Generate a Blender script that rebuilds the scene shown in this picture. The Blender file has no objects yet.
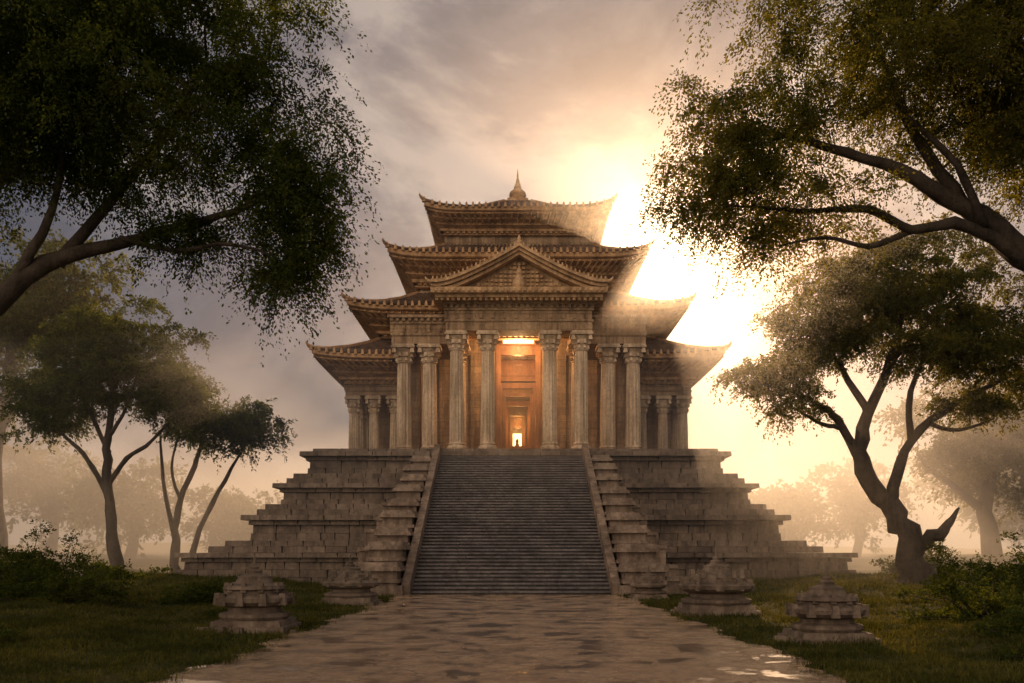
import bpy, math, random
import numpy as np
from mathutils import Vector
random.seed(7); rng=np.random.default_rng(7)
S=bpy.context.scene
S.view_settings.view_transform='Standard'; S.view_settings.look='None'; S.view_settings.exposure=0

# ---------------------------------------------------------------- helpers
class MB:
    def __init__(s): s.v=[]; s.f=[]
    def add(s,vs,fs):
        o=len(s.v); s.v.extend([tuple(p) for p in vs]); s.f.extend([tuple(i+o for i in f) for f in fs])
    def box(s,x0,x1,y0,y1,z0,z1,t=0.0):
        s.add([(x0,y0,z0),(x1,y0,z0),(x1,y1,z0),(x0,y1,z0),(x0+t,y0+t,z1),(x1-t,y0+t,z1),(x1-t,y1-t,z1),(x0+t,y1-t,z1)],
              [(0,3,2,1),(4,5,6,7),(0,1,5,4),(1,2,6,5),(2,3,7,6),(3,0,4,7)])
    def rings(s,R,cap0=True,cap1=True,skip=None):
        n=len(R[0]); vs=[p for r in R for p in r]; fs=[]
        for i in range(len(R)-1):
            for j in range(n):
                k=(j+1)%n; q=(i*n+j,i*n+k,(i+1)*n+k,(i+1)*n+j)
                if skip:
                    cx=sum(vs[a][0] for a in q)/4; cy=sum(vs[a][1] for a in q)/4
                    if skip(cx,cy): continue
                fs.append(q)
        if cap0: fs.append(tuple(range(n-1,-1,-1)))
        if cap1: fs.append(tuple((len(R)-1)*n+j for j in range(n)))
        s.add(vs,fs)
    def lathe(s,cx,cy,z0,prof,n=24,flute=None,rot=0.0):
        R=[]
        for k,(r,z) in enumerate(prof):
            ring=[]
            for j in range(n):
                a=2*math.pi*j/n+rot; rr=r
                if flute and flute[0]<=k<=flute[1] and j%2: rr=r*0.90
                ring.append((cx+rr*math.cos(a),cy+rr*math.sin(a),z0+z))
            R.append(ring)
        s.rings(R)
    def tube(s,pts,rad,n=6):
        pts=[Vector(p) for p in pts]; R=[]
        for i,p in enumerate(pts):
            d=(pts[min(i+1,len(pts)-1)]-pts[max(i-1,0)])
            if d.length<1e-6: d=Vector((0,0,1))
            d.normalize(); a=Vector((0,1,0)) if abs(d.y)<0.8 else Vector((1,0,0))
            u=d.cross(a).normalized(); w=d.cross(u)
            R.append([tuple(p+(u*math.cos(2*math.pi*j/n)+w*math.sin(2*math.pi*j/n))*rad[i]) for j in range(n)])
        s.rings(R)
    def obj(s,name,mat,parent=None,smooth=False):
        me=bpy.data.meshes.new(name); me.from_pydata(s.v,[],s.f); me.update()
        if smooth: me.polygons.foreach_set('use_smooth',[True]*len(me.polygons))
        me.materials.append(mat); o=bpy.data.objects.new(name,me); S.collection.objects.link(o)
        if parent: o.parent=parent
        return o
def empty(name):
    e=bpy.data.objects.new(name,None); S.collection.objects.link(e); return e
def sst(a,b,x):
    t=min(1,max(0,(x-a)/(b-a))); return t*t*(3-2*t)
def gh(x,y):
    a=abs(x-0.1)
    m=sst(6.3,17,a)
    h=m*(0.45+0.22*math.sin(x*0.31+1.3)*math.cos(y*0.23)+0.12*math.sin(x*0.9+y*0.5))
    h+=sst(6.0,7.2,a)*0.04*(1+math.sin(x*1.7+y*1.1)*math.cos(y*1.9))
    h+=sst(24,60,a)*1.6+sst(120,400,y)*6*(0.6+0.4*math.sin(x*0.01+2))
    return h

def nodes(name):
    m=bpy.data.materials.new(name); m.use_nodes=True
    nt=m.node_tree; nt.nodes.clear(); out=nt.nodes.new('ShaderNodeOutputMaterial'); return m,nt,out
def N(nt,t,**k):
    n=nt.nodes.new(t)
    for a,b in k.items(): setattr(n,a,b)
    return n
def ramp(nt,src,stops):
    r=N(nt,'ShaderNodeValToRGB'); e=r.color_ramp.elements
    while len(e)<len(stops): e.new(0.5)
    for i,(p,c) in enumerate(stops):
        e[i].position=p; e[i].color=(*c,1) if len(c)==3 else c
    nt.links.new(src,r.inputs[0]); return r
def noise(nt,vec,scale,detail=6,rough=0.6):
    n=N(nt,'ShaderNodeTexNoise'); n.inputs['Scale'].default_value=scale; n.inputs['Detail'].default_value=detail; n.inputs['Roughness'].default_value=rough
    nt.links.new(vec,n.inputs['Vector']); return n
def mapping(nt,vec,sc):
    m=N(nt,'ShaderNodeMapping'); m.inputs['Scale'].default_value=sc; nt.links.new(vec,m.inputs['Vector']); return m
def mixc(nt,a,b,f,mode='MIX'):
    m=N(nt,'ShaderNodeMix',data_type='RGBA',blend_type=mode)
    for s,i in ((a,6),(b,7)):
        if isinstance(s,tuple): m.inputs[i].default_value=(*s,1)
        else: nt.links.new(s,m.inputs[i])
    if isinstance(f,(int,float)): m.inputs[0].default_value=f
    else: nt.links.new(f,m.inputs[0])
    return m.outputs[2]
def stone(name,c0,c1,c2,rough=0.8,bump=0.5,brick=None,moss=0.0):
    m,nt,out=nodes(name); L=nt.links.new
    tc=N(nt,'ShaderNodeTexCoord').outputs['Object']
    n1=noise(nt,tc,0.45,5,0.65); n2=noise(nt,tc,5.0,6,0.7)
    st=noise(nt,mapping(nt,tc,(1.6,1.6,0.16)).outputs[0],1.2,4,0.7)
    col=ramp(nt,n1.outputs[0],[(0.32,c0),(0.52,c1),(0.72,c2)]).outputs[0]
    dk=ramp(nt,st.outputs[0],[(0.38,(0.42,0.40,0.39)),(0.58,(1,1,1))]).outputs[0]
    col=mixc(nt,col,dk,0.8,'MULTIPLY')
    sp=ramp(nt,n2.outputs[0],[(0.3,(0.55,0.53,0.52)),(0.6,(1.15,1.12,1.1))]).outputs[0]
    col=mixc(nt,col,sp,0.8,'MULTIPLY')
    hgt=n2.outputs[0]
    if moss:
        mr=ramp(nt,noise(nt,tc,0.9,5,0.7).outputs[0],[(0.50,(0,0,0)),(0.66,(moss,)*3)]).outputs[0]
        col=mixc(nt,col,(0.04,0.045,0.02),mr)
    bs=N(nt,'ShaderNodeBsdfPrincipled'); bs.inputs['Roughness'].default_value=rough
    bs.inputs['Specular IOR Level'].default_value=0.3
    b=N(nt,'ShaderNodeBump'); b.inputs['Strength'].default_value=bump; b.inputs['Distance'].default_value=0.08
    L(hgt,b.inputs['Height'])
    nrm=b.outputs[0]
    if brick:
        sx=N(nt,'ShaderNodeSeparateXYZ'); L(tc,sx.inputs[0]); ad=N(nt,'ShaderNodeMath',operation='ADD'); L(sx.outputs[0],ad.inputs[0]); L(sx.outputs[1],ad.inputs[1])
        cb=N(nt,'ShaderNodeCombineXYZ'); L(ad.outputs[0],cb.inputs[0]); L(sx.outputs[2],cb.inputs[1])
        bk=N(nt,'ShaderNodeTexBrick'); bk.inputs['Scale'].default_value=1.0; bk.inputs['Brick Width'].default_value=brick[0]; bk.inputs['Row Height'].default_value=brick[1]
        bk.inputs['Mortar Size'].default_value=0.018; bk.inputs['Color1'].default_value=(1,1,1,1); bk.inputs['Color2'].default_value=(0.72,0.7,0.7,1); bk.inputs['Mortar'].default_value=(0.3,0.28,0.27,1)
        L(cb.outputs[0],bk.inputs['Vector']); col=mixc(nt,col,bk.outputs[0],0.8,'MULTIPLY')
        b2=N(nt,'ShaderNodeBump'); b2.inputs['Strength'].default_value=0.6; b2.inputs['Distance'].default_value=-0.03; L(bk.outputs[1],b2.inputs['Height']); L(nrm,b2.inputs['Normal']); nrm=b2.outputs[0]
    L(nrm,bs.inputs['Normal']); L(col,bs.inputs['Base Color']); L(bs.outputs[0],out.inputs[0]); return m

M_base=stone('weathered_block_stone',(0.12,0.090,0.071),(0.215,0.165,0.127),(0.34,0.262,0.20),moss=0.35,bump=0.8)
M_bal=stone('balustrade_stone',(0.15,0.113,0.086),(0.25,0.19,0.146),(0.37,0.283,0.215),bump=0.8)
M_stair=stone('stair_stone',(0.088,0.080,0.083),(0.145,0.131,0.132),(0.22,0.196,0.188),rough=0.6)
M_wall=stone('wall_sandstone',(0.28,0.188,0.11),(0.45,0.31,0.188),(0.55,0.395,0.25),brick=(1.3,0.55))
M_col=stone('column_sandstone',(0.48,0.36,0.24),(0.62,0.48,0.335),(0.70,0.56,0.405),bump=0.4)
M_roof=stone('carved_eave_stone',(0.29,0.165,0.078),(0.46,0.28,0.138),(0.58,0.375,0.2),bump=0.6)
M_gable=stone('gable_stone',(0.42,0.26,0.13),(0.57,0.375,0.205),(0.66,0.46,0.27),bump=0.6)
M_tile=stone('roof_tile',(0.08,0.055,0.04),(0.16,0.10,0.065),(0.24,0.155,0.10),rough=0.55)
M_door=stone('door_wood',(0.16,0.06,0.02),(0.28,0.11,0.035),(0.40,0.17,0.06),rough=0.5)

def emis(name,c,s):
    m,nt,out=nodes(name); tc=N(nt,'ShaderNodeTexCoord').outputs['Object']
    r=ramp(nt,noise(nt,tc,2.5,3).outputs[0],[(0.3,tuple(x*0.75 for x in c)),(0.7,c)])
    e=N(nt,'ShaderNodeEmission'); e.inputs[1].default_value=s; nt.links.new(r.outputs[0],e.inputs[0]); nt.links.new(e.outputs[0],out.inputs[0]); return m
M_lamp=emis('lamp_glass',(1,0.74,0.36),5); M_flame=emis('shrine_glow',(1,0.66,0.26),6)

# ---------------------------------------------------------------- camera
cam=bpy.data.cameras.new('camera'); co=bpy.data.objects.new('camera',cam); S.collection.objects.link(co)
co.location=(0,0,2); co.rotation_euler=(math.radians(90),0,0); cam.lens=31.64; cam.sensor_width=36; cam.shift_y=0.2085; cam.clip_end=5000
S.camera=co

# ---------------------------------------------------------------- temple
TX=0.5; TY=80.0; FL=9.3
T=empty('temple')
def course(mb,cx,cy,hx,hy,z0,z1,bl,jit,depth=1.2):
    def run(L):
        xs=[-L]; 
        while xs[-1]<L-bl*0.6: xs.append(xs[-1]+bl*random.uniform(0.6,1.5))
        xs[-1]=L; return xs
    g=0.012
    xs=run(hx)
    for a,b in zip(xs,xs[1:]):
        j=random.uniform(0,jit); dz=random.uniform(0,0.02)
        if random.random()<0.05: j-=0.14
        mb.box(cx+a+g,cx+b-g,cy-hy-j,cy-hy+depth,z0+0.004,z1-0.006-dz,random.uniform(0.015,0.05))
    ys=run(hy-0.05)
    for sgn in (-1,1):
        for a,b in zip(ys,ys[1:]):
            j=random.uniform(0,jit); X0=cx+sgn*(hx+j); X1=cx+sgn*(hx-depth)
            mb.box(min(X0,X1),max(X0,X1),cy+a+g,cy+b-g,z0+0.002,z1-0.01,0.03)
base=MB(); core=MB()
PX=0.25
tiers=[(21.3,23.0,-0.1,2.15),(17.8,20.6,2.15,4.65),(16.3,18.5,4.65,6.9),(14.9,16.6,6.9,FL)]
for ti,(hx,hy,z0,z1) in enumerate(tiers):
    pr=[0.70,0.46,0.08,-0.05,0.16,0.56] if ti else [0.8,0.55,0.5,0.1,0.25,0.55]
    hs=[0.16,0.14,0.22,0.22,0.12,0.14]; z=z0
    for p,h in zip(pr,hs):
        zz=z+h*(z1-z0); course(base,PX,TY,hx+p-0.3,hy+p-0.3,z,zz,1.5,0.09); z=zz
    core.box(PX-hx+0.8,PX+hx-0.8,TY-hy+0.8,TY+hy-0.8,z0,z1-0.03)
for ti,(hx,hy,z0,z1) in enumerate(tiers[:3]):
    nx,ny=tiers[ti+1][0],tiers[ti+1][1]
    course(base,PX,TY,(hx+nx)/2+0.25,(hy+ny)/2+0.25,z1,z1+0.42,1.7,0.06,1.6)
    course(base,PX,TY,(hx*0.25+nx*0.75)+0.25,(hy*0.25+ny*0.75)+0.25,z1+0.42,z1+0.8,1.4,0.06,1.3)
course(base,PX,TY,14.4,16.1,FL,FL+0.28,2.0,0.03,0.7)
base.obj('stepped_base',M_base,T); core.obj('base_core',M_base,T)

# staircase
st=MB(); n=48; y0=45.0; y1=64.2; SX=-0.05; sw=5.0
for i in range(n):
    z=FL*(i+1)/n; ya=y0+(y1-y0)*i/n
    xs=[-sw]
    while xs[-1]<sw-1.3: xs.append(xs[-1]+random.uniform(1.1,2.6))
    xs[-1]=sw
    for a,b in zip(xs,xs[1:]):
        e=random.uniform(-0.015,0.015); q=random.uniform(0,0.01)
        st.box(SX+a+0.004,SX+b-0.004,ya+e,ya+0.62,z-0.085-q,z-q,0.02)
    st.box(SX-sw,SX+sw,ya+0.17,ya+(3.0 if i<n-8 else 1.5),z-0.26,z-0.09)
st.obj('staircase',M_stair,T)
bl=MB()
for sg in (-1,1):
    nb=9
    for i in range(nb):
        t0=i/nb; ya=y0-1.0+(y1-y0+0.6)*t0; yb=y0-1.0+(y1-y0+0.6)*(i+1)/nb
        zt=1.55+(FL-1.2)*(t0)**0.97+random.uniform(-0.08,0.08)
        w=2.2-0.75*t0+random.uniform(-.1,.1); xi=SX+sg*(sw+0.42); xo=xi+sg*w
        X0,X1=min(xi,xo),max(xi,xo)
        bl.box(X0+0.14,X1-0.14,ya+0.12,yb+1.2,-0.1 if i<4 else 1.5,zt-0.30,0.02)
        bl.box(X0-0.04,X1+0.04,ya-0.08,yb+0.3,zt-0.30,zt-0.10,0.05)
        bl.box(X0+0.10,X1-0.10,ya+0.06,yb+0.25,zt-0.10,zt+0.12,0.08)
        bl.box(X0+0.04,X1-0.04,ya+0.02,yb+0.3,zt-0.88,zt-0.70,0.02)
        if i==0:
            bl.box(X0-0.15,X1+0.15,ya-0.2,yb,-0.1,0.5,0.04)
        w2=xo+sg*1.1*(1-t0*0.6)
        if i<6:
            A,B=min(xo,w2),max(xo,w2)
            bl.box(A,B,ya+0.6,yb+1.6,-0.1,max(0.7,zt-1.15),0.03)
            bl.box(A-0.05,B+0.05,ya+0.55,yb+0.9,max(0.7,zt-1.15)+0.002,max(0.7,zt-1.15)+0.2,0.03)
    xa=SX+sg*(sw+0.0); xb=SX+sg*(sw+0.42); xa,xb=min(xa,xb),max(xa,xb)
    for k in range(12):
        ta,tb=k/12+0.002,(k+1)/12-0.002
        ya,yb=y0-0.5+(y1-y0)*ta,y0-0.5+(y1-y0)*tb; za,zb=0.55+FL*ta,0.55+FL*tb
        bl.add([(xa,ya,za-1.0),(xb,ya,za-1.0),(xb,yb,zb-1.0),(xa,yb,zb-1.0),(xa,ya,za),(xb,ya,za),(xb,yb,zb),(xa,yb,zb)],
               [(0,3,2,1),(4,5,6,7),(0,1,5,4),(1,2,6,5),(2,3,7,6),(3,0,4,7)])
bl.obj('balustrade',M_bal,T)

# columns
cols=MB(); plin=MB()
def column(x,y,z0,z1,r):
    H=z1-z0
    plin.box(x-r*1.35,x+r*1.35,y-r*1.35,y+r*1.35,z0,z0+0.32,0.02)
    pr=[(r*1.3,0.32),(r*1.34,0.42),(r*1.25,0.54),(r*1.05,0.60),(r*1.15,0.70),(r*1.0,0.80)]
    a=len(pr)
    for t in (0.0,0.2,0.4,0.6,0.8,1.0):
        pr.append((r*(1.0-0.16*t**1.5),0.86+(H-0.86-1.35)*t))
    b=len(pr)-1; zt=H-1.35
    pr+=[(r*0.96,zt+0.03),(r*0.98,zt+0.12),(r*0.86,zt+0.16),(r*0.92,zt+0.4),(r*1.08,zt+0.46),(r*0.95,zt+0.52),(r*1.05,zt+0.8),(r*1.38,zt+1.02),(r*1.1,zt+1.06)]
    cols.lathe(x,y,z0,pr,28,(a,b))
    for k in range(8):
        an=k*math.pi/4+math.pi/8
        for hh,rr,s in ((0.25,0.98,0.15),(0.6,1.12,0.17)):
            px,py=x+r*rr*math.cos(an),y+r*rr*math.sin(an); q=r*s*1.25
            plin.box(px-q,px+q,py-q,py+q,z0+zt+hh-q,z0+zt+hh+q*1.4,q*0.5)
    for sx in (-1,1):
        for sy in (-1,1):
            q=r*0.28; px,py=x+sx*r*1.15,y+sy*r*1.15
            plin.box(px-q,px+q,py-q,py+q,z0+zt+0.72,z0+zt+1.07,0.05)
    plin.box(x-r*1.5,x+r*1.5,y-r*1.5,y+r*1.5,z0+zt+1.075,z0+H-0.13,-0.03)
    plin.box(x-r*1.4,x+r*1.4,y-r*1.4,y+r*1.4,z0+H-0.125,z0+H,0.01)
for sx in (-1,1):
    for d in (2.25,4.5): column(TX+sx*d,65.0,FL,18.05,0.53)
    column(TX+sx*4.5,69.0,FL,18.05,0.5)
    for d in (6.65,8.55): column(TX+sx*d,67.2,FL,17.6,0.58)
    for d in (9.75,11.4,13.0): column(TX+sx*d,71.1,FL,14.5,0.42)
    for yy in (74.5,78,82,86,89): column(TX+sx*13.0,yy,FL,14.5,0.42)
cols.obj('column_shafts',M_col,T,smooth=False); plin.obj('column_bases_and_capitals',M_col,T)

# walls
w=MB()
ow=1.75
w.box(TX-9.9,TX+9.9,63.9,72,FL-0.05,FL+0.06); w.box(TX-14,TX+14,70.2,90,FL-0.05,FL+0.05)
for sx in (-1,1):
    a,b=sorted((TX+sx*ow,TX+sx*9.0)); w.box(a,b,72.0,76.0,FL,21)
    a,b=sorted((TX+sx*7.5,TX+sx*9.25)); w.box(a,b,68.4,72.3,FL,18.2)
    a,b=sorted((TX+sx*9.0,TX+sx*12.0)); w.box(a,b,73.3,89,FL,15.4)
    for k,(dx,pw) in enumerate(((3.3,0.5),(5.8,0.5),(7.0,0.35))):
        c=TX+sx*dx; w.box(c-pw,c+pw,71.85,72.1,FL,18.0)
    for yy in range(75,88,3): 
        X=TX+sx*12.0; w.box(X-0.12,X+0.12,yy-0.3,yy+0.3,FL,15.2)
w.box(TX-ow,TX+ow,72.02,75.9,20.1,21.0)
for sx in (-1,1):
    a,b=sorted((TX+sx*1.3,TX+sx*9.0)); w.box(a,b,76.0,89.5,FL,21)
w.box(TX-1.31,TX+1.31,76.05,89.4,16.0,21); w.box(TX-1.31,TX+1.31,88,89.4,FL,16.0)
w.box(TX-10.2,TX+10.2,69.8,90.2,20.2,21.5); w.box(TX-7.7,TX+7.7,71.7,88.3,21,25.2); w.box(TX-5.9,TX+5.9,73.6,86.4,25,29.2)
for sx in (-1,1):
    a,b=sorted((TX+sx*5.3,TX+sx*10.2)); w.box(a,b,69.82,90.1,18.4,20.19)
for (hx,hy,z0,z1,stp) in ((7.7,8.3,23.4,25.0,1.1),(5.9,6.4,27.0,28.7,0.98)):
    k=int(2*hx/stp)
    for i in range(k+1):
        x=TX-hx+2*hx*i/k; w.box(x-0.11,x+0.11,TY-hy-0.09,TY-hy+0.05,z0-0.6,z1)
    w.box(TX-hx-0.14,TX+hx+0.14,TY-hy-0.14,TY+hy+0.14,z1-0.45,z1-0.2)
    w.box(TX-hx-0.2,TX+hx+0.2,TY-hy-0.2,TY+hy+0.2,z0-0.75,z0-0.45)
w.obj('walls',M_wall,T)

# entablatures
e=MB()
def entab(x0,x1,y0,y1,z0,z1,dent=0.42):
    h=z1-z0
    e.box(x0,x1,y0,y1,z0,z0+h*0.30); e.box(x0-0.07,x1+0.07,y0-0.07,y1+0.07,z0+h*0.30+.002,z0+h*0.38)
    e.box(x0+0.03,x1-0.03,y0+0.03,y1-0.03,z0+h*0.38+.002,z0+h*0.70); e.box(x0-0.1,x1+0.1,y0-0.1,y1+0.1,z0+h*0.70+.002,z0+h*0.78)
    e.box(x0-0.28,x1+0.28,y0-0.28,y1+0.28,z0+h*0.90,z1)
    e.box(x0+0.02,x1-0.02,y0+0.02,y1-0.02,z0+h*0.78,z0+h*0.9)
    k=int((x1-x0)/dent)
    for i in range(k+1):
        x=x0+(x1-x0)*i/k
        e.box(x-dent*0.27,x+dent*0.27,y0-0.2,y0+0.05,z0+h*0.785,z0+h*0.895)
        if i%2==0: e.box(x-0.1,x+0.1,y0-0.05,y0+0.05,z0+h*0.42,z0+h*0.67)
entab(TX-5.25,TX+5.25,64.35,66.1,18.06,20.1)
for sx in (-1,1):
    a,b=sorted((TX+sx*3.9,TX+sx*5.24)); e.box(a,b,66.4,71.9,18.08,20.0)
    a,b=sorted((TX+sx*5.3,TX+sx*9.4)); entab(a,b,66.5,72.4,17.61,19.7)
    a,b=sorted((TX+sx*9.42,TX+sx*13.55)); entab(a,b,70.5,89.6,14.51,15.5,0.35)
e.obj('entablature',M_wall,T)

# flared roofs
rf=MB(); tl=MB()
def rect(hx,hy,z,lift,ext,n=34):
    pts=[]
    def k(s): a=abs(s); return lift*a**9, ext*a**9
    for i in range(n):
        s=-1+2*i/n; l,q=k(s); pts.append((TX+s*hx+math.copysign(q,s),TY-hy-q,z+l))
    for i in range(n):
        s=-1+2*i/n; l,q=k(s); pts.append((TX+hx+q,TY+s*hy+math.copysign(q,s),z+l))
    for i in range(n):
        s=1-2*i/n; l,q=k(s); pts.append((TX+s*hx+math.copysign(q,s),TY+hy+q,z+l))
    for i in range(n):
        s=1-2*i/n; l,q=k(s); pts.append((TX-hx-q,TY+s*hy+math.copysign(q,s),z+l))
    return pts
def roof(whx,why,zs,ehx,ehy,ze,lift,thx,thy,zt,cut=None):
    prof=[(0.0,0.0),(0.12,0.03),(0.12,0.13),(0.24,0.17),(0.24,0.28),(0.44,0.38),(0.44,0.48),(0.66,0.56),(0.66,0.64),(0.88,0.72),(0.88,0.80),(0.97,0.81),(1.0,0.84),(1.0,1.0)]
    R=[rect(whx+(ehx-whx)*f,why+(ehy-why)*f,zs+(ze-zs)*g,lift*f**1.6,0.25*f) for f,g in prof]
    skip=(lambda x,y: abs(x-TX)<cut and y<75) if cut else None
    rf.rings(R,False,False,skip)
    top=[]
    for i in range(7):
        t=i/6; z=ze+0.003+(zt-ze)*(0.25*t+0.75*t**1.7); top.append(rect(ehx+(thx-ehx)*t-0.02,ehy+(thy-ehy)*t-0.02,z,lift*(1-t)**2,0.25*(1-t)))
    tl.rings(top,False,False,skip)
    for side in range(4):
        L=ehx if side%2==0 else ehy; cnt=int(2*L/0.5)
        for i in range(cnt+1):
            s=-1+2*i/cnt; a=abs(s); l=lift*a**9; q=0.25*a**9
            def pt(hx,hy,z,qq,ll,out=0):
                if side==0: return (TX+s*hx+math.copysign(qq,s),TY-hy-qq-out,z+ll)
                if side==2: return (TX+s*hx+math.copysign(qq,s),TY+hy+qq+out,z+ll)
                if side==1: return (TX+hx+qq+out,TY+s*hy+math.copysign(qq,s),z+ll)
                return (TX-hx-qq-out,TY+s*hy+math.copysign(qq,s),z+ll)
            p=pt(ehx,ehy,ze,q,l)
            if skip and skip(p[0],p[1]): continue
            P=[]
            for t in (0,0.33,0.66,1.0):
                z=ze+0.07+(zt-ze)*(0.25*t+0.75*t**1.7); P.append(pt(ehx+(thx-ehx)*t,ehy+(thy-ehy)*t,z,q*(1-t),l*(1-t)**2,0.08 if t==0 else 0))
            tl.tube(P,[0.1]*4,5)
            x,y,z=pt(ehx,ehy,ze,q,l,0.06); u=0.12
            rf.box(x-u,x+u,y-u,y+u,z-0.08,z+0.32,0.06)
            p0=pt(whx+(ehx-whx)*0.45,why+(ehy-why)*0.45,zs+(ze-zs)*0.44,0,l*0.3); p1=pt(whx+(ehx-whx)*0.95,why+(ehy-why)*0.95,zs+(ze-zs)*0.74,q*0.9,l*0.9)
            rf.tube([p0,p1],[0.085,0.085],4)
            b=pt(whx+(ehx-whx)*0.15,why+(ehy-why)*0.15,zs+(ze-zs)*0.2,0,0)
            rf.box(b[0]-0.12,b[0]+0.12,b[1]-0.12,b[1]+0.12,b[2]-0.2,b[2]+0.12,0.0)
    for sx in (-1,1):
        for sy in (-1,1):
            P=[];Rr=[]
            for t in (1,0.75,0.5,0.25,0.1,0):
                z=ze+0.1+(zt-ze)*(0.25*t+0.75*t**1.7)+lift*(1-t)**2; q=0.25*(1-t)
                P.append((TX+sx*(ehx+(thx-ehx)*t+q),TY+sy*(ehy+(thy-ehy)*t+q),z)); Rr.append(0.17)
            x,y,z=P[-1]
            P+=[(x+sx*0.22,y+sy*0.2,z+0.12),(x+sx*0.33,y+sy*0.3,z+0.30),(x+sx*0.32,y+sy*0.27,z+0.46)]; Rr+=[0.13,0.08,0.02]
            rf.tube(P,Rr,6)
roof(13.4,9.5,15.3,15.2,12.6,17.05,0.33,10.2,10.0,18.9,cut=9.35)
roof(10.3,10.4,18.6,12.4,13.5,20.45,0.33,8.0,8.5,22.7)
roof(7.9,8.5,23.1,9.75,11.0,25.25,0.33,6.0,6.6,27.2)
roof(6.0,6.5,28.0,7.2,8.5,29.7,0.33,1.2,1.2,32.9)
rf.obj('flared_eaves',M_roof,T); tl.obj('tiled_roofs',M_tile,T)
fn=MB(); fn.box(TX-1.25,TX+1.25,78.75,81.25,32.7,33.1,0.05); fn.box(TX-0.95,TX+0.95,79.05,80.95,33.1,33.4,0.05)
fn.lathe(TX,TY,33.4,[(0.8,0),(0.85,0.15),(0.62,0.3),(0.78,0.5),(0.7,0.8),(0.4,1.05),(0.28,1.15),(0.36,1.25),(0.24,1.4),(0.28,1.5),(0.16,1.7),(0.19,1.8),(0.08,2.1),(0.1,2.2),(0.02,2.9)],18)
fn.obj('finial',M_roof,T,True)

# porch gable
g=MB(); gh_=6.15
def gz(x,off=0.0): 
    a=min(1,abs(x)/gh_); return 20.75+2.75*(1-a)**1.3+0.25*a**8+off
K=40; xs=[-gh_+2*gh_*i/K for i in range(K+1)]
def strip(y0,y1,o0,o1,sc=1.0):
    for a,b in zip(xs,xs[1:]):
        vs=[]
        for y in (y0,y1):
            for x in (a,b): vs+= [(TX+x*sc,y,gz(x,o0)),(TX+x*sc,y,gz(x,o1))]
        g.add(vs,[(0,2,3,1),(4,5,7,6),(1,3,7,5),(0,4,6,2),(0,1,5,4),(2,6,7,3)])
strip(62.5,71,0.0,0.22); strip(62.75,63.4,-0.22,-0.003); strip(63.0,63.7,-0.45,-0.222,0.97)
g.box(TX-5.9,TX+5.9,63.15,70,20.11,20.32); g.box(TX-6.15,TX+6.15,62.75,70.5,20.325,20.7,-0.06)
for i in range(31):
    x=-5.8+11.6*i/30; g.box(TX+x-0.1,TX+x+0.1,63.25,63.5,19.93,20.108)
    g.box(TX+x-0.09,TX+x+0.09,62.6,62.78,20.4,20.62,0.02)
for i in range(-20,21):
    x=i*0.3
    if abs(x)<6.1: zz=gz(x,0.22); g.box(TX+x-0.07,TX+x+0.07,62.48,62.65,zz-0.02,zz+0.2,0.03)
tv=[(TX+x*0.9,63.85,gz(x,-0.35)) for x in xs]; 
for i in range(K):
    a,b=tv[i],tv[i+1]; g.add([(a[0],a[1],20.6),(b[0],b[1],20.6),(b[0],b[1],b[2]),(a[0],a[1],a[2])],[(0,1,2,3)])
for i in range(-13,14):
    x=i*0.32; top=gz(x*1.05,-0.7)
    z=20.85
    while z<top:
        s=random.uniform(0.07,0.12); g.box(TX+x-s,TX+x+s,63.6,63.9,z-s,z+s,0.03); z+=0.29
g.lathe(TX,63.62,20.8,[(0.42,0),(0.5,0.25),(0.36,0.7),(0.22,0.95),(0.28,1.1),(0.1,1.5),(0.02,1.75)],14)
g.lathe(TX,62.9,gz(0,0.2),[(0.2,0),(0.24,0.15),(0.12,0.3),(0.14,0.4),(0.02,0.7)],10)
for sx in (-1,1):
    g.tube([(TX+sx*6.1,62.8,21.05),(TX+sx*6.35,62.7,21.12),(TX+sx*6.5,62.65,21.25),(TX+sx*6.55,62.65,21.4)],[0.15,0.12,0.08,0.02],6)
g.obj('porch_gable',M_gable,T)

# doorway
d=MB()
def frame(hw,top,y,t,dp):
    d.box(TX-hw-t,TX-hw,y,y+dp,FL+.06,top+t); d.box(TX+hw,TX+hw+t,y,y+dp,FL+.06,top+t); d.box(TX-hw,TX+hw,y+0.003,y+dp,top,top+t)
frame(1.38,18.0,71.9,0.42,0.5)
d.box(TX-1.75,TX+1.75,71.95,72.3,18.43,20.1)
frame(1.25,16.0,75.6,0.45,0.5); frame(1.02,15.4,75.9,0.24,0.4); frame(0.85,15.0,78.5,0.43,0.3); frame(0.68,14.6,81.5,0.62,0.3); frame(0.45,14.0,85.0,0.85,0.3)
d.box(TX-1.3,TX+1.3,81.7,81.9,15.2,16); d.box(TX-1.3,TX+1.3,85.1,85.25,14.7,16)
d.box(TX-1.7,TX+1.7,75.55,75.95,16.6,17.0); d.box(TX-1.5,TX+1.5,75.65,75.95,17.05,18.4)
for i in range(7): d.box(TX-1.35+i*0.45-0.05,TX-1.35+i*0.45+0.05,75.55,75.7,17.1,18.3)
for i in range(5): d.box(TX-1.28,TX+1.28,77.2+i*0.4,86.9,FL+i*0.45,FL+0.44+i*0.45)
d.obj('door_frames',M_door,T)
lp=MB(); lp.box(TX-1.2,TX+1.2,70.9,71.3,18.72,19.08); lp.obj('porch_lamp_glass',M_lamp,T)
lf=MB()
for x in (-1.25,1.25): lf.box(TX+x-0.05,TX+x+0.05,70.85,71.35,18.66,19.14)
lf.box(TX-1.36,TX+1.36,70.84,71.36,18.6,18.655); lf.box(TX-1.36,TX+1.36,70.84,71.36,19.145,19.22)
for x in (-0.9,0.9): lf.box(TX+x-0.03,TX+x+0.03,71.05,71.15,19.2,20.2)
lf.obj('lamp_housing',M_door,T)
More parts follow.
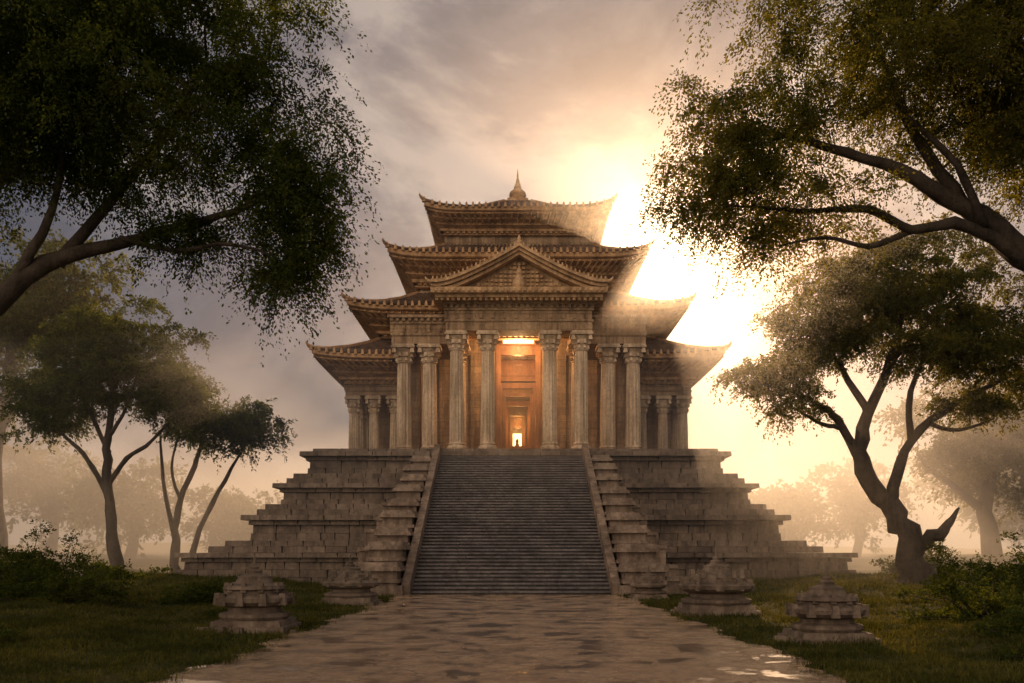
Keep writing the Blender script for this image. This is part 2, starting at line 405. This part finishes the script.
sh=MB(); sh.lathe(TX,86.2,FL+2.6,[(0.30,0),(0.36,0.12),(0.30,0.25),(0.20,0.6),(0.12,0.8),(0.16,0.95),(0.13,1.1),(0.03,1.25)],14); sh.obj('shrine_statue',M_door,T,True)
al=MB(); al.box(TX-0.5,TX+0.5,85.7,86.8,FL+2.2,FL+2.5); al.box(TX-0.4,TX+0.4,85.8,86.7,FL+2.5,FL+2.6,0.02); al.obj('altar',M_door,T)
bp=MB(); bp.box(TX-0.42,TX+0.42,87.5,87.6,FL+2.3,FL+4.5); bp.obj('shrine_lantern_panel',M_flame,T)
def pl(name,loc,e,c=(1,0.5,0.16),r=0.25):
    l=bpy.data.lights.new(name,'POINT'); l.energy=e; l.color=c; l.shadow_soft_size=r; o=bpy.data.objects.new(name,l); o.location=loc; S.collection.objects.link(o); o.parent=T
pl('vestibule_light',(TX,73.4,17.4),300,(1,0.46,0.14)); pl('corridor_light',(TX,77.2,13.6),200,(1,0.42,0.1)); pl('inner_light',(TX,83.4,13.7),260,(1,0.45,0.12))
pl('porch_light',(TX,69.6,17.9),1200,(1,0.58,0.26))

# ---------------------------------------------------------------- stone stupas by the path
def stupa(x,y,s,kind=0):
    z=gh(x,y)-0.08; m=MB()
    for hw,a,b in ((1.0,0,0.2),(0.88,0.2,0.34)): m.box(x-hw*s,x+hw*s,y-hw*s,y+hw*s,z+a*s,z+b*s,0.03*s)
    pr=[(0.82,0.34),(0.88,0.42),(0.88,0.5),(0.66,0.56),(0.66,0.66),(0.84,0.72),(0.94,0.8),(0.96,0.9),(0.86,0.96),(0.68,1.0),(0.68,1.08),(0.78,1.12),(0.76,1.2),(0.5,1.26),(0.42,1.38),(0.42,1.44),(0.3,1.48),(0.18,1.52),(0.2,1.58),(0.1,1.63),(0.12,1.68),(0.05,1.74),(0.015,1.98)]
    if kind: pr=[(r*(1.08 if zz<1.1 else 0.85),zz*0.95) for r,zz in pr]
    m.lathe(x,y,z,[(r*s,zz*s) for r,zz in pr],20,None,0.2)
    for k in range(10):
        a=k*math.pi/5+0.2
        px,py=x+0.9*s*math.cos(a),y+0.9*s*math.sin(a); q=0.1*s
        m.box(px-q,px+q,py-q,py+q,z+0.72*s,z+1.02*s,0.03*s)
        px,py=x+0.68*s*math.cos(a),y+0.68*s*math.sin(a); q=0.07*s
        m.box(px-q,px+q,py-q,py+q,z+1.05*s,z+1.28*s,0.02*s)
    for k in range(7):
        a=random.uniform(0,6.28); r=s*random.uniform(1.0,1.35); q=random.uniform(0.08,0.2)*s
        m.box(x+r*math.cos(a)-q,x+r*math.cos(a)+q,y+r*math.sin(a)-q,y+r*math.sin(a)+q,z-0.05,z+q*1.1,q*0.3)
    o=m.obj('stone_stupa',M_base); return o
stupa(-6.75,23.6,1.02); stupa(-6.55,36.5,1.12,1); stupa(6.8,30.0,1.22,1); stupa(7.2,20.6,0.9); stupa(6.3,41.5,0.85,1)

# ---------------------------------------------------------------- ground, path
def axis(lo,hi,c0,c1,fine,coarse):
    a=list(np.arange(c0,c1,fine)); x=c0; stp=fine; left=[]
    while x>lo: stp=min(stp*1.18,coarse); x-=stp; left.append(x)
    x=a[-1]; stp=fine; r=[]
    while x<hi: stp=min(stp*1.18,coarse); x+=stp; r.append(x)
    return left[::-1]+a+r
gx=axis(-1800,1800,-30,30,0.5,80); gy=axis(-200,3000,8,70,0.6,80)
gv=[(x,y,gh(x,y)) for y in gy for x in gx]; nx=len(gx)
gf=[(j*nx+i,j*nx+i+1,(j+1)*nx+i+1,(j+1)*nx+i) for j in range(len(gy)-1) for i in range(nx-1)]
m,nt,out=nodes('grassy_earth'); L=nt.links.new; tc=N(nt,'ShaderNodeTexCoord').outputs['Object']
n1=noise(nt,tc,0.25,6,0.7); n2=noise(nt,tc,9,5,0.8)
c=ramp(nt,n1.outputs[0],[(0.35,(0.028,0.033,0.011)),(0.5,(0.050,0.055,0.017)),(0.62,(0.090,0.080,0.031)),(0.75,(0.11,0.078,0.045))]).outputs[0]
c=mixc(nt,c,ramp(nt,n2.outputs[0],[(0.3,(0.4,0.4,0.4)),(0.7,(1.3,1.3,1.2))]).outputs[0],0.8,'MULTIPLY')
b=N(nt,'ShaderNodeBump'); b.inputs['Strength'].default_value=0.9; b.inputs['Distance'].default_value=0.12; L(n2.outputs[0],b.inputs['Height'])
bs=N(nt,'ShaderNodeBsdfPrincipled'); bs.inputs['Roughness'].default_value=0.95; bs.inputs['Specular IOR Level'].default_value=0.1; L(c,bs.inputs['Base Color']); L(b.outputs[0],bs.inputs['Normal']); L(bs.outputs[0],out.inputs[0])
G=MB(); G.v=gv; G.f=gf; G.obj('ground',m,None,True)

def pe(y,s): return 5.45+0.16*math.sin(y*0.9+s)+0.10*math.sin(y*2.7+s*3)+0.07*math.sin(y*6.1+s*5)
def ph(x,y): return 0.012+0.006*math.sin(x*1.3+y*0.7)*math.sin(y*0.9-x*0.4)
PT=MB(); nxp=60; ys=list(np.arange(-6,14,0.5))+list(np.arange(14,45.6,0.15))
for y in ys:
    a=-pe(y,1.0)-0.05; bb=pe(y,4.0)-0.02
    for i in range(nxp+1):
        x=a+(bb-a)*i/nxp; PT.v.append((x,y,ph(x,y)+gh(x,y)))
PT.f=[(j*(nxp+1)+i,j*(nxp+1)+i+1,(j+1)*(nxp+1)+i+1,(j+1)*(nxp+1)+i) for j in range(len(ys)-1) for i in range(nxp)]
m,nt,out=nodes('worn_path_stone'); L=nt.links.new; tc=N(nt,'ShaderNodeTexCoord').outputs['Object']
n1=noise(nt,mapping(nt,tc,(0.8,0.7,1)).outputs[0],1.1,8,0.6); n2=noise(nt,tc,14,7,0.75); n3=noise(nt,mapping(nt,tc,(1,0.7,1)).outputs[0],3.0,8,0.72)
wp=noise(nt,tc,1.1,5); vv=N(nt,'ShaderNodeVectorMath',operation='ADD'); L(tc,vv.inputs[0]); sc=N(nt,'ShaderNodeVectorMath',operation='SCALE'); sc.inputs[3].default_value=1.6; L(wp.outputs[1],sc.inputs[0]); L(sc.outputs[0],vv.inputs[1])
vo=N(nt,'ShaderNodeTexVoronoi',feature='DISTANCE_TO_EDGE'); vo.inputs['Scale'].default_value=0.5; L(vv.outputs[0],vo.inputs['Vector'])
crk=ramp(nt,vo.outputs['Distance'],[(0.0,(0.30,0.26,0.23)),(0.03,(1,1,1))]).outputs[0]
c=ramp(nt,n3.outputs[0],[(0.30,(0.36,0.215,0.12)),(0.45,(0.60,0.395,0.235)),(0.58,(0.72,0.50,0.31)),(0.72,(0.78,0.57,0.37))]).outputs[0]
wet=ramp(nt,n1.outputs[0],[(0.41,(0.22,0.18,0.155)),(0.445,(0.62,0.57,0.53)),(0.52,(1,1,1))]).outputs[0]
c=mixc(nt,c,wet,1.0,'MULTIPLY'); c=mixc(nt,c,crk,0.75,'MULTIPLY')
c=mixc(nt,c,ramp(nt,n2.outputs[0],[(0.3,(0.6,0.57,0.55)),(0.65,(1.1,1.08,1.05))]).outputs[0],0.9,'MULTIPLY')
rg=ramp(nt,n1.outputs[0],[(0.43,(0.02,)*3),(0.47,(0.18,)*3),(0.65,(0.34,)*3)]).outputs[0]
bst=ramp(nt,n1.outputs[0],[(0.425,(0.03,)*3),(0.47,(0.85,)*3)]).outputs[0]
b=N(nt,'ShaderNodeBump'); L(bst,b.inputs['Strength']); b.inputs['Distance'].default_value=0.06; L(n2.outputs[0],b.inputs['Height'])
b3=N(nt,'ShaderNodeBump'); L(bst,b3.inputs['Strength']); b3.inputs['Distance'].default_value=0.30; L(n3.outputs[0],b3.inputs['Height']); L(b.outputs[0],b3.inputs['Normal'])
b4=N(nt,'ShaderNodeBump'); b4.inputs['Strength'].default_value=0.5; b4.inputs['Distance'].default_value=0.05; L(crk,b4.inputs['Height']); L(b3.outputs[0],b4.inputs['Normal'])
bs=N(nt,'ShaderNodeBsdfPrincipled'); L(c,bs.inputs['Base Color']); L(rg,bs.inputs['Roughness']); L(b4.outputs[0],bs.inputs['Normal']); L(bs.outputs[0],out.inputs[0])
bs.inputs['Coat Weight'].default_value=1.0; bs.inputs['Coat Roughness'].default_value=0.10; L(b3.outputs[0],bs.inputs['Coat Normal'])
PT.obj('stone_path',m,None,True)

# ---------------------------------------------------------------- vegetation
def leafmat(name,c0,c1,c2,tr=0.45,tint=(2.4,2.0,0.8)):
    m,nt,out=nodes(name); L=nt.links.new; tc=N(nt,'ShaderNodeTexCoord').outputs['Object']
    a=noise(nt,tc,0.5,2); b=noise(nt,tc,7,1)
    ad=N(nt,'ShaderNodeMath',operation='ADD'); L(a.outputs[0],ad.inputs[0]); L(b.outputs[0],ad.inputs[1]); hf=N(nt,'ShaderNodeMath',operation='MULTIPLY'); hf.inputs[1].default_value=0.5; L(ad.outputs[0],hf.inputs[0])
    c=ramp(nt,hf.outputs[0],[(0.38,c0),(0.5,c1),(0.62,c2)]).outputs[0]
    d=N(nt,'ShaderNodeBsdfDiffuse'); t=N(nt,'ShaderNodeBsdfTranslucent'); mx=N(nt,'ShaderNodeMixShader'); mx.inputs[0].default_value=tr
    L(c,d.inputs[0]); L(mixc(nt,c,tint,1.0,'MULTIPLY'),t.inputs[0]); L(d.outputs[0],mx.inputs[1]); L(t.outputs[0],mx.inputs[2]); L(mx.outputs[0],out.inputs[0]); return m
M_leaf=leafmat('leaves',(0.018,0.026,0.009),(0.037,0.052,0.016),(0.076,0.094,0.027),0.5,(2.8,2.4,0.8))
M_leaf2=leafmat('leaves_olive',(0.025,0.031,0.012),(0.052,0.058,0.019),(0.105,0.102,0.032),0.58,(3.2,2.7,0.8))
M_bark=stone('bark',(0.03,0.024,0.02),(0.06,0.048,0.038),(0.10,0.08,0.062),rough=0.9,bump=1.0)
M_grass=leafmat('grass_blades',(0.028,0.033,0.010),(0.052,0.058,0.016),(0.115,0.108,0.034),0.35)

def facesmesh(name,V,k,mat,parent=None):
    me=bpy.data.meshes.new(name); n=len(V); me.vertices.add(n); me.vertices.foreach_set('co',np.ascontiguousarray(V,dtype=np.float32).ravel())
    f=n//k; me.loops.add(n); me.loops.foreach_set('vertex_index',np.arange(n,dtype=np.int32)); me.polygons.add(f)
    me.polygons.foreach_set('loop_start',np.arange(0,n,k,dtype=np.int32)); me.polygons.foreach_set('loop_total',np.full(f,k,dtype=np.int32))
    me.update(calc_edges=True); me.materials.append(mat); o=bpy.data.objects.new(name,me); S.collection.objects.link(o)
    if parent: o.parent=parent
    return o
def unit(a): return a/np.maximum(np.linalg.norm(a,axis=1,keepdims=True),1e-6)
def leaves(C,cr,twigs,per,size,droop):
    n=len(C); c=np.repeat(C,twigs*per,axis=0)
    d=rng.normal(size=(n*twigs,3)); d[:,2]*=0.55; d=unit(d); Ln=cr*rng.uniform(0.5,1.35,size=(n*twigs,1))
    d=np.repeat(d,per,axis=0); Ln=np.repeat(Ln,per,axis=0); u=rng.uniform(0.05,1,size=(len(c),1))**0.8
    p=c+d*Ln*u; p[:,2]-=(droop*u[:,0]**2*Ln[:,0]); p+=rng.normal(size=p.shape)*0.07*cr
    ax=d.copy(); ax[:,2]-=droop*u[:,0]*1.2; ax=unit(ax+rng.normal(size=ax.shape)*0.6); nr=rng.normal(size=ax.shape); sd=unit(np.cross(ax,nr))
    s=size*rng.uniform(0.6,1.4,size=(len(c),1))
    V=np.stack([p,p+ax*s*0.5+sd*s*0.26,p+ax*s,p+ax*s*0.5-sd*s*0.26],axis=1)
    return V.reshape(-1,3)
def resamp(pl,rad,k=4):
    P=[];R=[]
    for i in range(len(pl)-1):
        p0=np.array(pl[max(i-1,0)]);p1=np.array(pl[i]);p2=np.array(pl[i+1]);p3=np.array(pl[min(i+2,len(pl)-1)])
        for j in range(k):
            t=j/k; P.append(0.5*((2*p1)+(-p0+p2)*t+(2*p0-5*p1+4*p2-p3)*t*t+(-p0+3*p1-3*p2+p3)*t**3)); R.append(rad[i]*(1-t)+rad[i+1]*t)
    P.append(np.array(pl[-1]));R.append(rad[-1]); return P,R
def tree(name,limbs,ells,cr,twigs,per,size,droop=0.5,mat=M_leaf,br=0.05,parent=None,shell=0.45):
    par=parent or empty(name); wd=MB(); nodesP=[]; nodesR=[]
    for pl_,rad in limbs:
        P,R=resamp(pl_,rad); P=[p+rng.normal(size=3)*0.13*min(r*1.6,1)*(0 if i in(0,) else 1) for i,(p,r) in enumerate(zip(P,R))]
        R=[r*rng.uniform(0.9,1.12) for r in R]
        wd.tube(P,R,9); nodesP+=P[len(P)//4:]; nodesR+=R[len(P)//4:]
    C=[]
    for c,r,n in ells:
        a=unit(rng.normal(size=(n,3)))*(rng.uniform(0,1,size=(n,1))**shell)
        lob=1+0.22*np.sin(a[:,:1]*5+c[0])*np.cos(a[:,2:]*6+c[1])
        C.append(np.array(c)+a*np.array(r)*lob)
    C=np.concatenate(C)
    NP=np.array(nodesP); NR=np.array(nodesR)
    dist=np.min(np.linalg.norm(C[:,None]-NP[None],axis=2),axis=1); order=np.argsort(dist)
    NP=list(NP); NR=list(NR)
    for i in order:
        A=np.array(NP); dd=np.linalg.norm(A-C[i],axis=1); k=int(np.argmin(dd)); s=A[k]; Ld=dd[k]
        r0=min(NR[k]*0.8,br*(0.6+0.25*Ld)); mid=(s+C[i])/2+rng.normal(size=3)*0.14*Ld+np.array([0,0,0.10*Ld])
        pts=[s,s*0.6+mid*0.4,mid,mid*0.45+C[i]*0.55,C[i]]; rr=[r0,r0*0.85,r0*0.65,r0*0.45,r0*0.25]
        wd.tube(pts,rr,5); NP+= [mid,C[i]]; NR+=[r0*0.65,r0*0.4]
    wd.obj('trunk_and_limbs',M_bark,par,True)
    facesmesh('foliage',leaves(C,cr,twigs,per,size,droop),4,mat,par)
    return par

tree('broadleaf_tree',[
 ([(-14.2,19,-0.2),(-14,19,2.5),(-13.6,19,4.6),(-13.4,19.3,8),(-13,19.5,12)],[0.75,0.55,0.48,0.36,0.2]),
 ([(-13.7,19,4.2),(-12.2,19,5.9),(-10.9,19,7.3),(-9.5,19.2,8.35),(-7.6,19.5,9.0),(-6.0,19.6,9.5),(-4.9,19.6,10.2)],[0.30,0.25,0.21,0.16,0.11,0.07,0.04]),
 ([(-9.7,19.2,8.2),(-8.6,19.4,9.7),(-7.6,19.7,11.2),(-6.8,20,13)],[0.14,0.11,0.08,0.04]),
 ([(-12.2,19.2,9.5),(-10.6,19.4,10.3),(-9,19.2,11.4),(-8,19,13.2)],[0.18,0.13,0.09,0.04]),
 ([(-10.6,19,7.6),(-9.6,18.8,9.2),(-9.3,18.7,10.8)],[0.12,0.08,0.04]),
 ([(-8.4,19.3,8.8),(-7.2,19.2,8.5),(-6.0,19.1,8.6),(-5.0,19,8.3)],[0.07,0.05,0.04,0.02])],
 [((-8.1,19.6,14.1),(4.5,3.8,4.5),350),((-4.9,19.5,10.1),(1.4,1.8,2.0),60),((-13,20,13.6),(4.2,4.2,4.8),230),((-10.3,18.6,12.0),(2.8,2.4,2.0),120),((-4.8,19.3,8.3),(1.0,1.2,0.5),14),((-7,19.3,9.0),(1.2,1.2,0.4),10)],
 0.78,18,36,0.072,0.85)
tree('broadleaf_tree',[
 ([(15.4,21,-0.2),(15.2,21,3),(14.6,21,5.6),(14.6,21,9),(14,21,13)],[0.75,0.58,0.5,0.36,0.2]),
 ([(14.7,21,5.4),(13.4,21,7.7),(11.95,21,9.0),(10.5,21,10.1),(9.0,21,11.0),(7.4,21,11.5),(5.9,21,11.9)],[0.42,0.36,0.3,0.22,0.15,0.09,0.05]),
 ([(12.6,21,8.5),(10.6,20.8,9.6),(9.2,20.7,9.5),(8.1,20.6,9.9),(6.6,20.6,9.9),(5.0,20.6,10)],[0.2,0.14,0.11,0.08,0.05,0.02]),
 ([(10.5,21,10.1),(9.4,21.3,12.2),(8.8,21.5,14)],[0.18,0.11,0.05]),
 ([(10.9,20.8,9.6),(10.2,20.6,10.9),(9.0,20.5,12)],[0.12,0.08,0.04]),
 ([(9.2,20.8,9.5),(8.2,20.7,9.1),(7.2,20.7,9.3),(6.1,20.7,9.1)],[0.08,0.06,0.04,0.02])],
 [((9.7,21,14.8),(4.6,3.8,3.2),290),((5.5,21,11.9),(1.9,1.8,1.6),60),((4.8,21,10.5),(1.4,1.4,1.0),30),((12.4,21,13.2),(3,3,3),180),((7.0,20.8,10.2),(1.5,1.2,0.6),16),((11.6,20.6,11.6),(1.3,1.2,0.7),22),((5.8,20.8,9.4),(1.6,1.2,0.5),12)],
 0.74,17,30,0.072,0.85,mat=M_leaf2)
tree('twisted_tree',[
 ([(21.6,48,0.2),(21.2,48,2.4),(20.0,48,4.7),(18.6,48,7.1),(19.0,48,9.5),(20.2,48,12.4),(20.8,48,15)],[1.0,0.68,0.56,0.42,0.32,0.22,0.12]),
 ([(22.9,48.6,0.1),(21.8,48.2,1.5),(20.6,48,3.8),(20.2,47.8,5.6),(21.2,47.8,8.1),(23.4,47.6,10),(26,47.5,11.3)],[0.45,0.4,0.36,0.3,0.25,0.17,0.1]),
 ([(18.6,48,7.1),(17.6,48,8.8),(16.4,48,10),(14.3,48,10.9),(12.9,48,11.2)],[0.28,0.22,0.16,0.1,0.05]),
 ([(19,48,9.3),(17.6,48.4,12.2),(15.6,48.6,14.3)],[0.22,0.15,0.06]),
 ([(20.2,48,12.2),(22,48,14.2),(24,48,16)],[0.2,0.14,0.06]),
 ([(21.2,48,2.2),(22.4,47.8,2.9),(23.2,47.7,3.7),(23.7,47.7,4.5)],[0.45,0.36,0.22,0.05]),
 ([(20.4,47.5,0.1),(21,47.8,1.0),(21.2,48,2.2)],[0.3,0.4,0.45]),
 ([(17.6,48,8.8),(16.4,47.5,8.9),(15,47.3,9.6)],[0.14,0.1,0.04]),
 ([(22.2,47.8,9.0),(23.6,47.6,8.6),(25.4,47.4,9.2)],[0.14,0.1,0.04]),
 ([(21.2,47.8,8.1),(20.8,47,10.5),(21.8,46.8,13)],[0.2,0.14,0.05])],
 [((20.6,48,15.8),(6.4,5,3.9),230),((14.4,48,11.7),(2.9,2.4,1.2),42),((26,48,13.2),(4.4,3.5,2.6),96),((17,48,13.4),(2.8,2.5,1.6),40),((22,46,12.6),(3,2,1.0),24),((15,47.5,9.8),(1.6,1.5,0.5),9),((24.5,47.5,10.0),(2.4,1.5,0.8),20)],
 1.05,16,24,0.15,0.5,mat=M_leaf2,br=0.05)
tree('slender_tree',[
 ([(-25.4,58,0.2),(-25.8,58,3),(-26,58,5.5),(-26.1,58,8.1),(-25.9,58,11),(-25.6,58,15)],[0.55,0.38,0.32,0.27,0.2,0.1]),
 ([(-26,58,5.6),(-27,58,7.6),(-28.4,58,9.3),(-30.4,58,10.7)],[0.22,0.17,0.12,0.05]),
 ([(-26,58,6.6),(-24.8,58,8.2),(-23.2,58,9.4),(-21.4,58,11.3)],[0.2,0.15,0.11,0.05]),
 ([(-26,58,8.6),(-27.4,58.5,11.2),(-28.6,59,13.4)],[0.18,0.13,0.05]),
 ([(-26,58,9.6),(-24.6,57.5,11.5),(-23.6,57,14)],[0.14,0.1,0.04])],
 [((-25.4,58,15.2),(4.6,3.8,3.0),150),((-30,58,11.8),(3.4,2.6,2.2),66),((-21.8,58,12.0),(2.5,2.2,2.0),44),((-28.5,58,13.8),(2.4,2,1.5),26)],1.05,15,22,0.18,0.45)
tree('slender_tree',[
 ([(-23.7,64,0),(-24,64,3.1),(-23.6,64,5.9),(-22.3,64,9.1),(-21.6,64,12)],[0.42,0.28,0.22,0.16,0.08]),
 ([(-24,64,3.4),(-24.8,64,7.2),(-25,64,10.5)],[0.2,0.14,0.07]),
 ([(-23.6,64,5.9),(-24.2,64,8.2),(-23.6,64,11)],[0.14,0.1,0.05]),
 ([(-23.3,64,0),(-22.2,64,3.8),(-20.4,64,7.3),(-18.9,64,10)],[0.26,0.2,0.14,0.06])],
 [((-20.2,64,11.3),(4.2,3,1.9),80),((-23.8,64,13.4),(3.2,3,2.0),56)],1.05,14,20,0.19,0.45)
tree('slender_tree',[
 ([(-41,72,0),(-41.5,72,8),(-40.5,72,15),(-40,72,21)],[0.9,0.6,0.45,0.2]),([(-41,72,12),(-37,72,17),(-34,72,20)],[0.35,0.25,0.1])],
 [((-40,72,22),(9,6,5.5),170)],1.8,13,16,0.36,0.4)
tree('broadleaf_tree',[
 ([(43,80,0),(42,80,6),(43,80,11)],[1.0,0.7,0.4]),([(42,80,6),(38,80,9),(36,80,11)],[0.4,0.3,0.1])],
 [((44,80,12.5),(9,6,6.5),200)],1.8,13,16,0.36,0.4,mat=M_leaf2)
DT=empty('distant_treeline'); dl=[];de=[]
for k,(x,y,h,r) in enumerate([(-62,120,15,9),(-48,112,12,7),(-36,118,9,6),(-80,130,19,11),(-96,125,17,10),(34,116,9,6),(46,122,13,8),(62,118,15,9),(78,130,19,11),(96,126,17,10),(-27,135,8,6),(26,135,8,6),(-115,140,20,12),(115,140,20,12)]):
    dl.append(([(x,y,0),(x+1,y,h*0.4),(x,y,h*0.8)],[0.8,0.6,0.3])); de.append(((x,y,h*0.75),(r,r*0.6,h*0.45),60))
tree('distant_treeline',dl,de,2.4,11,12,0.6,0.3,parent=DT,shell=0.4)

def bush(x,y,rx,ry,rz,n,size=0.08,cr=0.4):
    z=gh(x,y); b=empty('bush'); wd=MB(); C=unit(rng.normal(size=(n,3)))*rng.uniform(0.3,1,size=(n,1))*np.array([rx,ry,rz])
    C[:,2]=np.abs(C[:,2])*(1+0.3*np.sin(C[:,0]*3)); C+=np.array([x,y,z])
    for c in C[::2]:
        s=np.array([x+(c[0]-x)*0.4,y+(c[1]-y)*0.4,z-0.05]); wd.tube([s,(s+c)/2+rng.normal(size=3)*0.08,c],[0.03,0.02,0.008],4)
    wd.obj('stems',M_bark,b); facesmesh('leaves',leaves(C,cr,12,16,size,0.15),4,M_leaf,b)
bush(-14.8,29,3.0,1.8,1.6,110); bush(-11.6,33,1.6,1.2,0.8,34); bush(-19,34,3,2,2.2,80,0.11,0.55); bush(13.2,24,2.8,1.8,1.6,110); bush(16.5,31,3,2,1.8,90); bush(11.2,19.5,1.3,1.0,0.5,24)
bush(-8.9,28.0,0.8,0.6,0.3,12,0.06,0.25); bush(9.3,27,0.8,0.6,0.35,12,0.06,0.25); bush(-30,50,4,2,2.2,50,0.16,0.8); bush(30,44,4,2,2.5,60,0.16,0.8); bush(26,56,4,2,2.0,50,0.16,0.8); bush(-23,52,3,2,1.2,30,0.16,0.6)
bush(-11.5,18,1.6,1.0,0.5,34,0.06,0.3); bush(9.6,16,1.2,0.8,0.35,24,0.06,0.25)

# grass
n=330000
y=12+ (rng.uniform(0,1,n)**1.7)*48; x=rng.uniform(-1,1,n)*(y*0.66+1.5)
edge=5.45+0.16*np.sin(y*0.9+np.where(x<0,1,4))+0.10*np.sin(y*2.7+np.where(x<0,3,12))+rng.normal(size=n)*0.13
clump=0.5+0.5*np.sin(x*2.1+np.sin(y*1.3)*2)*np.cos(y*1.7+np.sin(x*0.9)*2)
ok=(np.abs(x)>edge)&(rng.uniform(0,1,n)<0.35+0.65*clump)&~((y>56)&(np.abs(x)<22))&~((y>43.8)&(np.abs(x)<9))
x,y,clump=x[ok],y[ok],clump[ok]
z=np.array([gh(a,b_) for a,b_ in zip(x,y)]); nn=len(x)
h=(0.04+0.10*clump**2+0.05*rng.uniform(0,1,nn))*(0.8+y/60)*np.where(rng.uniform(0,1,nn)<0.03,1.9,1.0)
an=rng.uniform(0,6.28,nn); wdt=0.007+0.00045*y
dx=np.cos(an)*wdt; dy=np.sin(an)*wdt; lx=rng.normal(size=nn)*h*0.5; ly=rng.normal(size=nn)*h*0.5
V=np.stack([np.stack([x-dx,y-dy,z-0.01],1),np.stack([x+dx,y+dy,z-0.01],1),np.stack([x+lx,y+ly,z+h],1)],axis=1).reshape(-1,3)
facesmesh('grass',V,3,M_grass)

# ---------------------------------------------------------------- sun, sky, mist
el=math.radians(17.4); az=math.radians(9.0)
sd=Vector((math.sin(az)*math.cos(el),math.cos(az)*math.cos(el),math.sin(el)))
sl=bpy.data.lights.new('sun','SUN'); sl.energy=5; sl.angle=math.radians(0.5); sl.color=(1,0.60,0.30)
so=bpy.data.objects.new('sun',sl); S.collection.objects.link(so); so.rotation_euler=sd.to_track_quat('Z','Y').to_euler()
W=bpy.data.worlds.new('World'); S.world=W; W.use_nodes=True; nt=W.node_tree; nt.nodes.clear(); L=nt.links.new
out=N(nt,'ShaderNodeOutputWorld'); bg=N(nt,'ShaderNodeBackground'); L(bg.outputs[0],out.inputs[0])
tc=N(nt,'ShaderNodeTexCoord').outputs['Generated']
sky=N(nt,'ShaderNodeTexSky',sky_type='NISHITA'); sky.sun_disc=False; sky.sun_elevation=el; sky.sun_rotation=az
nish=mixc(nt,sky.outputs[0],(0.0028,0.0030,0.0036),1.0,'MULTIPLY')
cn=noise(nt,mapping(nt,tc,(1,1,1.35)).outputs[0],3.6,8,0.6); cn.inputs['Distortion'].default_value=0.35
cl=ramp(nt,cn.outputs[0],[(0.41,(0.055,0.070,0.100)),(0.5,(0.125,0.130,0.152)),(0.60,(0.36,0.315,0.29))]).outputs[0]
base=mixc(nt,nish,cl,1.0,'ADD')
def glow(cur,dirv,items):
    dt=N(nt,'ShaderNodeVectorMath',operation='DOT_PRODUCT'); L(tc,dt.inputs[0]); dt.inputs[1].default_value=dirv
    mxn=N(nt,'ShaderNodeMath',operation='MAXIMUM'); L(dt.outputs['Value'],mxn.inputs[0]); mxn.inputs[1].default_value=0.0
    for p,s,c in items:
        pw=N(nt,'ShaderNodeMath',operation='POWER'); L(mxn.outputs[0],pw.inputs[0]); pw.inputs[1].default_value=p
        g2=mixc(nt,(0,0,0),tuple(v*s for v in c),pw.outputs[0]); cur=mixc(nt,cur,g2,1.0,'ADD')
    return cur
cur=glow(base,sd,((2500,12,(1,0.88,0.62)),(500,1.0,(1,0.72,0.38)),(60,0.24,(1,0.64,0.34)),(16,0.15,(1,0.67,0.42))))
# sky fill: warm glow added behind the camera to light the temple front
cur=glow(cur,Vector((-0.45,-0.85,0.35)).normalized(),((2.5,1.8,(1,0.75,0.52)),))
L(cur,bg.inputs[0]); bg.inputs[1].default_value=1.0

def fog(x0,x1,y0,y1,z0,z1,den,g,c):
    m,nt,out=nodes('mist_volume'); v=N(nt,'ShaderNodeVolumeScatter'); v.inputs['Density'].default_value=den; v.inputs['Anisotropy'].default_value=g; v.inputs['Color'].default_value=(*c,1)
    nt.links.new(v.outputs[0],out.inputs['Volume']); b=MB(); b.box(x0,x1,y0,y1,z0,z1); b.obj('mist',m)
fog(-220,220,30,170,-3,38,0.0013,0.86,(1,0.95,0.9))
fog(-200,200,52,165,-2.5,15,0.0100,0.55,(0.97,0.95,0.97))
